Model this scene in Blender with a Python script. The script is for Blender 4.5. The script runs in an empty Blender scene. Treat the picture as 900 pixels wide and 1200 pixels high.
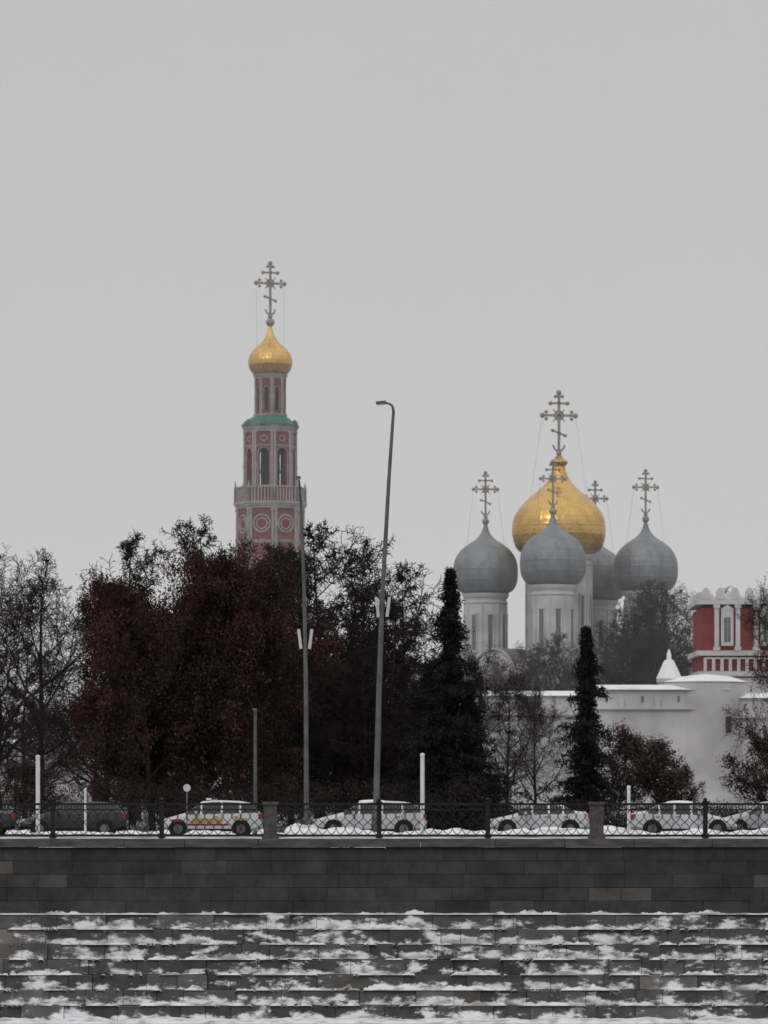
import bpy, math, random
import numpy as np
from mathutils import Vector, noise, Matrix
R=math.radians
scene=bpy.context.scene
COL=scene.collection

# ------------------------------------------------------------ materials
def new_mat(name):
    m=bpy.data.materials.new(name); m.use_nodes=True
    nt=m.node_tree; b=nt.nodes['Principled BSDF']
    return m,nt,b
def N(nt,t,**kw):
    n=nt.nodes.new(t)
    for k,v in kw.items(): setattr(n,k,v)
    return n
def mat(name,c1,c2=None,rough=0.8,metal=0.0,scale=1.0,detail=6,bump=0.0,bscale=8.0,stretch=(1,1,1),island=0.0,spec=0.3,lo=0.35,hi=0.65):
    m,nt,b=new_mat(name); L=nt.links
    c2=c2 or tuple(x*0.75 for x in c1)
    tc=N(nt,'ShaderNodeTexCoord'); mp=N(nt,'ShaderNodeMapping'); mp.inputs['Scale'].default_value=stretch
    L.new(tc.outputs['Object'],mp.inputs['Vector'])
    no=N(nt,'ShaderNodeTexNoise'); no.inputs['Scale'].default_value=scale; no.inputs['Detail'].default_value=detail
    L.new(mp.outputs[0],no.inputs['Vector'])
    rp=N(nt,'ShaderNodeValToRGB'); rp.color_ramp.elements[0].position=lo; rp.color_ramp.elements[1].position=hi
    rp.color_ramp.elements[0].color=(*c2,1); rp.color_ramp.elements[1].color=(*c1,1)
    L.new(no.outputs['Fac'],rp.inputs['Fac'])
    out=rp.outputs['Color']
    if island>0:
        g=N(nt,'ShaderNodeNewGeometry'); mr=N(nt,'ShaderNodeMapRange')
        mr.inputs['To Min'].default_value=1-island; mr.inputs['To Max'].default_value=1+island
        L.new(g.outputs['Random Per Island'],mr.inputs['Value'])
        vm=N(nt,'ShaderNodeVectorMath',operation='SCALE'); L.new(out,vm.inputs[0]); L.new(mr.outputs[0],vm.inputs['Scale'])
        out=vm.outputs[0]
    L.new(out,b.inputs['Base Color'])
    b.inputs['Roughness'].default_value=rough; b.inputs['Metallic'].default_value=metal
    b.inputs['Specular IOR Level'].default_value=spec
    if bump>0:
        n2=N(nt,'ShaderNodeTexNoise'); n2.inputs['Scale'].default_value=bscale; n2.inputs['Detail'].default_value=5
        L.new(mp.outputs[0],n2.inputs['Vector'])
        bp=N(nt,'ShaderNodeBump'); bp.inputs['Strength'].default_value=bump; bp.inputs['Distance'].default_value=0.1
        L.new(n2.outputs['Fac'],bp.inputs['Height']); L.new(bp.outputs[0],b.inputs['Normal'])
    return m

M={}
M['bark']=mat('bark',(0.050,0.042,0.041),(0.027,0.023,0.023),0.95,scale=1.5,spec=.05)
M['bark_grey']=mat('bark_grey',(0.075,0.068,0.068),(0.045,0.04,0.04),0.95,scale=1.5,spec=.05)
M['oakleaf']=mat('dry_oak_leaves',(0.080,0.040,0.036),(0.026,0.018,0.018),0.95,scale=0.40,island=0.5,spec=.03)
M['bushleaf']=mat('dry_bush_leaves',(0.12,0.082,0.078),(0.06,0.043,0.042),0.95,scale=0.8,island=0.5,spec=.03)
M['needle']=mat('spruce_needles',(0.028,0.029,0.028),(0.013,0.0135,0.0135),0.95,scale=1.2,island=0.5,spec=.03)
M['larch']=mat('larch_twigs',(0.042,0.034,0.033),(0.023,0.019,0.019),0.95,scale=0.8,island=0.4,spec=.03)
M['white']=mat('whitewashed_plaster',(0.60,0.59,0.59),(0.44,0.43,0.435),0.9,scale=0.35,bump=0.3,bscale=3,detail=9)
M['white2']=mat('white_stone_trim',(0.43,0.385,0.385),(0.30,0.26,0.265),0.9,scale=0.8)
M['brick_t']=mat('tower_red_brick',(0.24,0.080,0.084),(0.15,0.055,0.060),0.9,scale=1.0)
M['brick_g']=mat('palace_red_plaster',(0.26,0.036,0.038),(0.17,0.027,0.03),0.85,scale=0.8)
M['dark']=mat('dark_opening',(0.035,0.03,0.03),(0.02,0.018,0.018),0.9)
M['roofgreen']=mat('green_copper_roof',(0.05,0.19,0.14),(0.03,0.12,0.09),0.6,scale=1)
M['roofgrey']=mat('grey_sheet_roof',(0.17,0.18,0.18),(0.11,0.12,0.12),0.6,scale=.6)
M['iron']=mat('black_cast_iron',(0.016,0.016,0.018),(0.010,0.010,0.012),0.6)
M['pillar']=mat('granite_pillar',(0.11,0.10,0.097),(0.06,0.057,0.054),0.85,scale=6)
M['coping']=mat('granite_coping',(0.12,0.116,0.113),(0.055,0.054,0.052),0.85,scale=1.2,stretch=(1,1,4))
M['pole']=mat('galvanised_steel',(0.15,0.15,0.155),(0.10,0.10,0.105),0.6,metal=0.3,scale=2)
M['whitepaint']=mat('white_paint',(0.7,0.7,0.7),(0.6,0.6,0.6),0.5,scale=2)
M['carwhite']=mat('white_car_paint',(0.60,0.61,0.63),(0.50,0.50,0.52),0.35,scale=.7,spec=0.5)
M['carsilver']=mat('silver_car_paint',(0.42,0.43,0.45),(0.35,0.36,0.37),0.35,scale=.7,metal=.3,spec=0.5)
M['cardark']=mat('dark_car_paint',(0.025,0.027,0.03),(0.02,0.02,0.022),0.3,spec=0.5)
M['glass']=mat('car_glass',(0.02,0.022,0.025),(0.015,0.016,0.018),0.1,spec=0.6)
M['tyre']=mat('tyre_and_gap_black',(0.02,0.02,0.02),(0.015,0.015,0.015),0.9)
M['hub']=mat('wheel_alloy',(0.2,0.2,0.21),(0.12,0.12,0.12),0.5,metal=0.6)
M['red']=mat('red_lamp_plastic',(0.4,0.02,0.02),(0.3,0.015,0.015),0.3)
M['yellow']=mat('yellow_decal',(0.50,0.36,0.10),(0.38,0.28,0.08),0.5)
M['lamp']=mat('headlamp_glass',(0.6,0.6,0.62),(0.5,0.5,0.5),0.15)
M['cross']=mat('weathered_gilt_iron',(0.36,0.33,0.29),(0.24,0.22,0.19),0.55,metal=0.3,scale=2)
M['asphalt']=mat('wet_asphalt',(0.06,0.06,0.062),(0.035,0.035,0.037),0.6,scale=0.5)
M['paint']=mat('road_paint',(0.7,0.7,0.7),(0.4,0.4,0.4),0.7,scale=3)

def snow_mat(name,lo,hi,c1=(0.80,0.81,0.83),c2=(0.10,0.09,0.08),scale=0.5,stretch=(1,1,1)):
    return mat(name,c1,c2,0.9,scale=scale,stretch=stretch,bump=0.4,bscale=4,lo=lo,hi=hi,detail=8)
M['snow']=snow_mat('snow',0.2,0.5,c2=(0.6,0.6,0.62))
M['ledgesnow']=snow_mat('ledge_snow',0.36,0.56,c1=(.76,.76,.78),c2=(0.30,0.29,0.285),scale=2.2,stretch=(.7,1,2))
M['dirtysnow']=snow_mat('dirty_snow',0.30,0.52,c1=(.78,.78,.80),c2=(0.40,0.39,0.39),scale=1.7,stretch=(1,1,3))
M['ground']=snow_mat('snowy_grass_ground',0.50,0.62,c2=(.05,.045,.04),scale=0.35)
M['walk']=snow_mat('snowy_paving',0.42,0.6,c1=(0.7,0.71,0.73),c2=(0.09,0.09,0.09),scale=0.8)

def dome_mat(name,c1,c2,rough,metal,ribs,rows):
    m,nt,b=new_mat(name); L=nt.links
    tc=N(nt,'ShaderNodeTexCoord'); sp=N(nt,'ShaderNodeSeparateXYZ'); L.new(tc.outputs['Object'],sp.inputs[0])
    at=N(nt,'ShaderNodeMath',operation='ARCTAN2'); L.new(sp.outputs[1],at.inputs[0]); L.new(sp.outputs[0],at.inputs[1])
    mu=N(nt,'ShaderNodeMath',operation='MULTIPLY'); mu.inputs[1].default_value=ribs; L.new(at.outputs[0],mu.inputs[0])
    si=N(nt,'ShaderNodeMath',operation='SINE'); L.new(mu.outputs[0],si.inputs[0])
    mz=N(nt,'ShaderNodeMath',operation='MULTIPLY'); mz.inputs[1].default_value=rows; L.new(sp.outputs[2],mz.inputs[0])
    sz=N(nt,'ShaderNodeMath',operation='SINE'); L.new(mz.outputs[0],sz.inputs[0])
    mx=N(nt,'ShaderNodeMath',operation='MAXIMUM'); L.new(si.outputs[0],mx.inputs[0]); L.new(sz.outputs[0],mx.inputs[1])
    pw=N(nt,'ShaderNodeMath',operation='POWER'); pw.inputs[1].default_value=6
    ab=N(nt,'ShaderNodeMath',operation='ABSOLUTE'); L.new(mx.outputs[0],ab.inputs[0]); L.new(ab.outputs[0],pw.inputs[0])
    no=N(nt,'ShaderNodeTexNoise'); no.inputs['Scale'].default_value=0.9; no.inputs['Detail'].default_value=6; L.new(tc.outputs['Object'],no.inputs['Vector'])
    rp=N(nt,'ShaderNodeValToRGB'); rp.color_ramp.elements[0].position=.35; rp.color_ramp.elements[1].position=.65
    rp.color_ramp.elements[0].color=(*c2,1); rp.color_ramp.elements[1].color=(*c1,1); L.new(no.outputs['Fac'],rp.inputs['Fac'])
    L.new(rp.outputs['Color'],b.inputs['Base Color'])
    bp=N(nt,'ShaderNodeBump'); bp.inputs['Strength'].default_value=0.35; bp.inputs['Distance'].default_value=0.08
    L.new(pw.outputs[0],bp.inputs['Height']); L.new(bp.outputs[0],b.inputs['Normal'])
    rr=N(nt,'ShaderNodeMapRange'); rr.inputs['To Min'].default_value=rough-0.08; rr.inputs['To Max'].default_value=rough+0.12
    L.new(no.outputs['Fac'],rr.inputs['Value']); L.new(rr.outputs[0],b.inputs['Roughness'])
    b.inputs['Metallic'].default_value=metal
    return m
M['gold']=dome_mat('gilded_sheet',(0.74,0.47,0.15),(0.58,0.36,0.11),0.26,0.97,24,6)
M['silver']=dome_mat('grey_lead_sheet',(0.26,0.275,0.29),(0.18,0.19,0.205),0.5,0.45,20,5)

CH0=.536; ZL=-.22-5*.49
def block_mat(name,snowy):
    m,nt,b=new_mat(name); L=nt.links
    tc=N(nt,'ShaderNodeTexCoord'); g=N(nt,'ShaderNodeNewGeometry')
    rp=N(nt,'ShaderNodeValToRGB'); cr=rp.color_ramp
    if snowy: C=((0,(.056,.055,.054)),(.45,(.076,.074,.072)),(.85,(.098,.095,.091)),(.96,(.125,.12,.115)),(1,(.18,.17,.16)))
    else: C=((0,(.040,.039,.040)),(.5,(.049,.048,.048)),(.92,(.057,.056,.055)),(.98,(.066,.063,.061)),(1,(.115,.10,.09)))
    cr.elements[0].position=0; cr.elements[0].color=(*C[0][1],1)
    cr.elements[1].position=1; cr.elements[1].color=(*C[-1][1],1)
    for p,c in C[1:-1]:
        e=cr.elements.new(p); e.color=(*c,1)
    L.new(g.outputs['Random Per Island'],rp.inputs['Fac'])
    no=N(nt,'ShaderNodeTexNoise'); no.inputs['Scale'].default_value=.7; no.inputs['Detail'].default_value=9; no.inputs['Roughness'].default_value=.72
    L.new(tc.outputs['Object'],no.inputs['Vector'])
    mr=N(nt,'ShaderNodeMapRange'); mr.inputs['From Min'].default_value=.3; mr.inputs['From Max'].default_value=.7; mr.inputs['To Min'].default_value=.55; mr.inputs['To Max'].default_value=1.5
    L.new(no.outputs['Fac'],mr.inputs['Value'])
    vm=N(nt,'ShaderNodeVectorMath',operation='SCALE'); L.new(rp.outputs['Color'],vm.inputs[0]); L.new(mr.outputs[0],vm.inputs['Scale'])
    out=vm.outputs[0]
    if snowy:
        mp=N(nt,'ShaderNodeMapping'); mp.inputs['Scale'].default_value=(0.7,0.3,1.5); L.new(tc.outputs['Object'],mp.inputs['Vector'])
        n2=N(nt,'ShaderNodeTexNoise'); n2.inputs['Scale'].default_value=1.2; n2.inputs['Detail'].default_value=12; n2.inputs['Roughness'].default_value=.70
        L.new(mp.outputs[0],n2.inputs['Vector'])
        sp=N(nt,'ShaderNodeSeparateXYZ'); L.new(g.outputs['Position'],sp.inputs[0])
        a=N(nt,'ShaderNodeMath',operation='MULTIPLY_ADD'); a.inputs[1].default_value=1/CH0; a.inputs[2].default_value=-ZL/CH0+20; L.new(sp.outputs[2],a.inputs[0])
        fr=N(nt,'ShaderNodeMath',operation='FRACT'); L.new(a.outputs[0],fr.inputs[0])
        sb_=N(nt,'ShaderNodeMath',operation='MULTIPLY_ADD'); sb_.inputs[1].default_value=-.17; L.new(fr.outputs[0],sb_.inputs[0]); L.new(n2.outputs['Fac'],sb_.inputs[2])
        r2=N(nt,'ShaderNodeValToRGB'); r2.color_ramp.elements[0].position=.425; r2.color_ramp.elements[1].position=.50
        L.new(sb_.outputs[0],r2.inputs['Fac'])
        n4=N(nt,'ShaderNodeTexNoise'); n4.inputs['Scale'].default_value=2.4; n4.inputs['Detail'].default_value=8; L.new(mp.outputs[0],n4.inputs['Vector'])
        r4=N(nt,'ShaderNodeValToRGB'); r4.color_ramp.elements[0].position=.38; r4.color_ramp.elements[1].position=.6
        r4.color_ramp.elements[0].color=(.30,.295,.29,1); r4.color_ramp.elements[1].color=(.76,.76,.78,1); L.new(n4.outputs['Fac'],r4.inputs['Fac'])
        mix=N(nt,'ShaderNodeMix',data_type='RGBA'); L.new(r2.outputs['Color'],mix.inputs['Factor'])
        L.new(out,mix.inputs['A']); L.new(r4.outputs['Color'],mix.inputs['B'])
        out=mix.outputs['Result']
    L.new(out,b.inputs['Base Color']); b.inputs['Roughness'].default_value=.85; b.inputs['Specular IOR Level'].default_value=.2
    n3=N(nt,'ShaderNodeTexNoise'); n3.inputs['Scale'].default_value=5; n3.inputs['Detail'].default_value=7; L.new(tc.outputs['Object'],n3.inputs['Vector'])
    bp=N(nt,'ShaderNodeBump'); bp.inputs['Strength'].default_value=.5; bp.inputs['Distance'].default_value=.05
    L.new(n3.outputs['Fac'],bp.inputs['Height']); L.new(bp.outputs[0],b.inputs['Normal'])
    return m
M['granite']=block_mat('granite_blocks',False)
M['granite_snow']=block_mat('snowy_granite_blocks',True)

# ------------------------------------------------------------ mesh builder
class MB:
    def __init__(s): s.v=[];s.f=[];s.m=[];s.s=[];s.mats=[]
    def mi(s,k):
        if k not in s.mats: s.mats.append(k)
        return s.mats.index(k)
    def add(s,vs,fs,k,smooth=False):
        o=len(s.v); s.v.extend([tuple(v) for v in vs]); i=s.mi(k)
        for f in fs: s.f.append(tuple(a+o for a in f)); s.m.append(i); s.s.append(smooth)
    def box(s,c,d,k,rz=0.0,ry=0.0):
        hx,hy,hz=d[0]/2,d[1]/2,d[2]/2
        vs=[Vector((x,y,z)) for x in(-hx,hx) for y in(-hy,hy) for z in(-hz,hz)]
        if ry or rz:
            mt=Matrix.Rotation(rz,3,'Z')@Matrix.Rotation(ry,3,'Y'); vs=[mt@v for v in vs]
        C=Vector(c); vs=[v+C for v in vs]
        s.add(vs,[(0,1,3,2),(4,6,7,5),(0,4,5,1),(2,3,7,6),(0,2,6,4),(1,5,7,3)],k)
    def tube(s,p0,p1,r0,r1,n,k,smooth=True,cap=True):
        p0=Vector(p0);p1=Vector(p1);d=(p1-p0).normalized()
        a=d.orthogonal().normalized();b=d.cross(a)
        vs=[]
        for p,r in((p0,r0),(p1,r1)):
            for i in range(n):
                t=2*math.pi*i/n; vs.append(p+(a*math.cos(t)+b*math.sin(t))*r)
        fs=[(i,(i+1)%n,n+(i+1)%n,n+i) for i in range(n)]
        s.add(vs,fs,k,smooth)
        if cap: s.add(vs,[tuple(range(n))[::-1],tuple(range(n,2*n))],k)
    def poly(s,pts,r,n,k):
        for i in range(len(pts)-1):
            ra=r[i] if isinstance(r,(list,tuple)) else r; rb=r[i+1] if isinstance(r,(list,tuple)) else r
            s.tube(pts[i],pts[i+1],ra,rb,n,k)
    def lathe(s,c,prof,n,k,phase=0.0,smooth=True,a0=0,a1=2*math.pi):
        vs=[];full=abs(a1-a0-2*math.pi)<1e-6; m=n if full else n+1
        for r,z in prof:
            for i in range(m):
                t=phase+a0+(a1-a0)*i/n; vs.append((c[0]+r*math.cos(t),c[1]+r*math.sin(t),c[2]+z))
        fs=[]
        for j in range(len(prof)-1):
            for i in range(n):
                i2=(i+1)%m if full else i+1
                fs.append((j*m+i,j*m+i2,(j+1)*m+i2,(j+1)*m+i))
        s.add(vs,fs,k,smooth)
    def ball(s,c,r,k,n=8):
        s.lathe(c,[(max(r*math.sin(math.pi*j/6),1e-3),-r*math.cos(math.pi*j/6)) for j in range(7)],n,k)
    def make(s,name,parent=None,origin=(0,0,0)):
        me=bpy.data.meshes.new(name)
        o=Vector(origin)
        vs=[(v[0]-o.x,v[1]-o.y,v[2]-o.z) for v in s.v] if o.length else s.v
        me.from_pydata(vs,[],s.f)
        for k in s.mats: me.materials.append(M[k])
        me.polygons.foreach_set('material_index',s.m); me.polygons.foreach_set('use_smooth',s.s); me.update()
        ob=bpy.data.objects.new(name,me); COL.objects.link(ob); ob.location=o
        if parent:
            ob.parent=parent; ob.location=o-parent.location
        return ob
def empty(name,loc=(0,0,0)):
    e=bpy.data.objects.new(name,None); COL.objects.link(e); e.location=loc; e.empty_display_size=.5; return e

# ------------------------------------------------------------ ground, river, road
g=MB(); g.add([(-3000,142.6,-.004),(3000,142.6,-.004),(3000,6000,-.004),(-3000,6000,-.004)],[(0,1,2,3)],'ground'); g.make('ground')
m,nt,b=new_mat('river_water'); b.inputs['Base Color'].default_value=(0.03,0.032,0.034,1); b.inputs['Roughness'].default_value=.12
no=N(nt,'ShaderNodeTexNoise'); no.inputs['Scale'].default_value=1.2; no.inputs['Detail'].default_value=5
bp=N(nt,'ShaderNodeBump'); bp.inputs['Strength'].default_value=.5; tc=N(nt,'ShaderNodeTexCoord'); nt.links.new(tc.outputs['Object'],no.inputs['Vector'])
nt.links.new(no.outputs['Fac'],bp.inputs['Height']); nt.links.new(bp.outputs[0],b.inputs['Normal']); M['water']=m
g=MB(); g.add([(-3000,-300,-6.44),(3000,-300,-6.44),(3000,141,-6.44),(-3000,141,-6.44)],[(0,1,2,3)],'water')
g.make('river_water')
g=MB(); g.box((0,147.6,.0),(500,9.0,.12),'walk'); g.make('promenade_pavement')
g=MB(); g.add([(-300,152.4,.0),(300,152.4,.0),(300,172,.0),(-300,172,.0)],[(0,1,2,3)],'asphalt'); g.make('road')
g=MB(); g.box((0,152.25,0),(500,.28,.26),'coping'); g.box((0,172.1,0),(500,.28,.26),'coping'); g.make('road_kerb')
g=MB()
for i in range(-30,31): g.box((i*8,162.5,.004),(3,.15,.004),'paint')
g.make('road_marking')

def ridge(mb,x0,x1,step,yf,yb,z0,hf,k):
    n=int((x1-x0)/step); vs=[];fs=[]
    for i in range(n+1):
        x=x0+i*step; h=hf(x); d=(yb-yf)
        j=0.04*noise.noise(Vector((x*1.3,yf,z0)))
        for t,q in((0,0),(.12,.55),(.35,.9),(.7,1.0),(1,.75)):
            vs.append((x,yf+j+d*t,z0+(h*q if h>0 else -0.05)))
    for i in range(n):
        if hf(x0+i*step)<=0 and hf(x0+(i+1)*step)<=0: continue
        for a in range(4): o=i*5+a; fs.append((o,o+5,o+6,o+1))
    mb.add(vs,fs,k,True)
sb=MB()
def hb(x):
    return max(0,.16+.34*noise.fractal(Vector((x*.5,3.1,0)),1,2,4)+ (.16 if x>-4 else -.03))
ridge(sb,-60,60,.15,152.6,154.2,0.0,hb,'dirtysnow')
ridge(sb,-60,60,.2,170.5,172.0,0.0,lambda x:max(0,.15+.3*noise.fractal(Vector((x*.4,9.1,0)),1,2,4)),'dirtysnow')
sb.make('roadside_snowbank')

# ------------------------------------------------------------ embankment wall
emb=empty('embankment_wall',(0,141,0))
rng=random.Random(4)
up=MB()
zt=-.22; HC=.49
def course(mb,z0,z1,yf,k,rng,x0=-70,x1=70,wmin=.9,wmax=1.9,slope=0.0,jit=.02,gp=.008):
    x=x0-rng.random()
    while x<x1:
        w=rng.uniform(wmin,wmax); j=rng.uniform(-jit,jit); dz=rng.uniform(-.012,.012)
        a,b_=x+gp,x+w-gp; za=z0+gp; zb=z1-gp+dz; y0=yf+j; y1=yf+slope+j; yb=yf+1.2
        c=.025
        vs=[(a,y0,za),(b_,y0,za),(b_,y1-0,zb-c),(a,y1,zb-c),(a+.01,y1+c,zb),(b_-.01,y1+c,zb),(a,yb,zb),(b_,yb,zb),(a,yb,za),(b_,yb,za)]
        fs=[(0,1,2,3),(3,2,5,4),(4,5,7,6),(0,3,4,6,8),(1,9,7,5,2)]
        mb.add(vs,fs,k); x+=w
for i in range(5):
    course(up,zt-HC*(i+1),zt-HC*i,141.0,'granite',rng,gp=.005,jit=.010,wmin=1.0,wmax=2.2)
up.box((0,141.9,-3.4),(600,1.4,6.2),'dark')
up.make('upper_wall_blocks',emb)
cp=MB()
x=-70
while x<70:
    w=rng.uniform(2.2,3.0); cp.box((x+w/2,141.5,-.06+rng.uniform(-.005,.005)),(w-.02,1.3,.30),'coping'); x+=w
cp.make('coping_stones',emb)
lo=MB(); sn=MB()
yl=140.72; rng2=random.Random(9)
z=ZL
for i in range(7):
    h=CH0
    course(lo,z-h,z,yl,'granite_snow',rng2,wmin=.7,wmax=2.3,slope=.12,jit=.08)
    def hf(x,i=i):
        v=.03+.19*noise.fractal(Vector((x*.7,i*7.3,1.7)),.5,2.2,7)
        if i==0: v=max(v,.05+.04*noise.noise(Vector((x*2,0,0))))
        if i in(1,): v+=.26*math.exp(-((x-.1)/.7)**6)
        if i in(5,): v+=.24*math.exp(-((x-.3)/.9)**6)
        return v if v>.01 else 0
    ridge(sn,-45,45,.06,yl+.03,yl+.5,z-.01,hf,'ledgesnow')
    z-=h; yl-=.38
ridge(sn,-60,60,.1,yl-1.3,yl+.5,z-.02,lambda x:max(.03,.12+.16*noise.fractal(Vector((x*.7,55,0)),1,2,4)),'dirtysnow')
lo.make('stepped_slope_blocks',emb); sn.make('ledge_snow',emb)

# ------------------------------------------------------------ fence
fe=empty('embankment_fence',(0,142,0))
f=MB(); pl=MB()
YF=142.0
sp=4.02; xs0=-4.2
for k in range(-15,17):
    xk=xs0+k*sp
    if k%3==0:
        pl.box((xk,YF,.72),(.50,.50,1.26),'pillar'); pl.box((xk,YF,1.40),(.60,.60,.12),'pillar'); pl.box((xk,YF,.14),(.62,.62,.14),'pillar')
    else:
        f.box((xk,YF,.76),(.17,.17,1.32),'iron'); f.box((xk,YF,1.44),(.24,.24,.07),'iron'); f.ball((xk,YF,1.53),.08,'iron')
        f.box((xk,YF,.18),(.26,.26,.12),'iron')
    a=xk+(.25 if k%3==0 else .085); b_=xk+sp-(.25 if (k+1)%3==0 else .085)
    L_=b_-a
    for zz,t in((1.37,.08),(1.16,.045),(.22,.06)): f.box(((a+b_)/2,YF,zz),(L_,.05,t),'iron')
    nn=11; w=L_/nn
    for i in range(nn+1):
        x=a+w*i
        if i<nn:
            pts=[(x+w/2+.085*math.cos(q*math.pi/4),YF,1.265+.085*math.sin(q*math.pi/4)) for q in range(9)]
            f.poly(pts,.018,4,'iron'); f.box((x,YF,1.265),(.03,.03,.2),'iron')
            for sgn in(1,-1):
                for (za,zb_) in((.24,.70),(.70,1.15)):
                    x0=x if sgn>0 else x+w
                    P=[(x0+sgn*w*(t+.12*math.sin(2*math.pi*t)),YF+.012*sgn,za+(zb_-za)*t) for t in(0,.25,.5,.75,1)]
                    f.poly(P,.018,4,'iron')
f.make('iron_railing',fe); pl.make('granite_pillars',fe)

# ------------------------------------------------------------ street furniture
def boxes_on(mb,x,y,z):
    for s in(-1,1):
        mb.box((x+s*.22,y,z),(.12,.2,.80),'lamp',ry=s*R(7)); mb.box((x+s*.1,y,z-.25),(.22,.05,.05),'pole')
L1=empty('street_lamp',(-.34,155,0)); mb=MB()
P=[(-.34,155,0),(-.30,155,2),(-.2,155,6),(-.07,155,9.7),(.2,155,14.5),(.34,155,16.6),(.385,155,17.2),(.34,155,17.42),(.2,155,17.52),(.0,155,17.54)]
mb.poly(P,[.13,.125,.11,.095,.075,.065,.06,.05,.045,.04],10,'pole'); mb.box((-.34,155,.4),(.34,.34,.8),'pole'); mb.make('pole',L1)
mb=MB(); mb.box((-.12,155,17.56),(.42,.24,.10),'pole',ry=R(-6)); mb.box((-.12,155,17.49),(.32,.18,.05),'lamp',ry=R(-6)); mb.make('luminaire',L1)
mb=MB(); boxes_on(mb,-.05,155,9.3); mb.make('loudspeakers',L1)
L2=empty('street_lamp',(-3.2,156,0)); mb=MB()
P=[(-3.15,156,0),(-3.17,156,6),(-3.24,156,10),(-3.38,155.98,13.6),(-3.42,155.9,14.2),(-3.44,155.6,14.45),(-3.46,155.1,14.5)]
mb.poly(P,[.11,.09,.075,.055,.045,.04,.035],10,'pole'); mb.box((-3.15,156,.4),(.34,.34,.8),'pole'); mb.make('pole',L2)
mb=MB(); mb.box((-3.46,154.9,14.52),(.2,.5,.08),'pole'); mb.box((-3.46,154.9,14.45),(.14,.4,.05),'lamp'); mb.make('luminaire',L2)
mb=MB(); boxes_on(mb,-3.2,156,8.05); mb.make('loudspeakers',L2)
def post(x,y,h,r,k='whitepaint',name='bollard_post'):
    e=empty(name,(x,y,0)); mb=MB(); mb.tube((x,y,0),(x,y,h-.12),r,r,10,k); mb.lathe((x,y,h-.12),[(r,0),(r*1.15,.02),(r*1.1,.08),(r*.3,.12),(0.001,.12)],10,k); mb.box((x,y,.06),(r*4,r*4,.12),'pole'); mb.make('shaft',e)
post(-13.7,152,3.3,.085,name='white_post'); post(1.52,152,3.38,.085,name='white_post'); post(-11.9,153,2.0,.05,name='marker_post'); post(9.75,153,2.1,.07,name='marker_post')  # the two tall white ones are plain posts without flags
e=empty('utility_pole',(-5.7,170,0)); mb=MB(); mb.poly([(-5.7,170,0),(-5.7,170,5.5)],[.09,.07],8,'pole'); mb.tube((-5.7,170,5.3),(-5.7,169.3,5.5),.04,.03,6,'pole'); mb.box((-5.7,169.2,5.5),(.2,.45,.1),'pole'); mb.make('pole',e)
e=empty('traffic_sign',(-7.9,154,0)); mb=MB(); mb.tube((-7.9,154,0),(-7.9,154,2.15),.03,.03,8,'pole')
mb.tube((-7.9,153.93,2.0),(-7.9,153.96,2.0),.15,.15,18,'lamp'); mb.make('sign',e)

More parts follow.
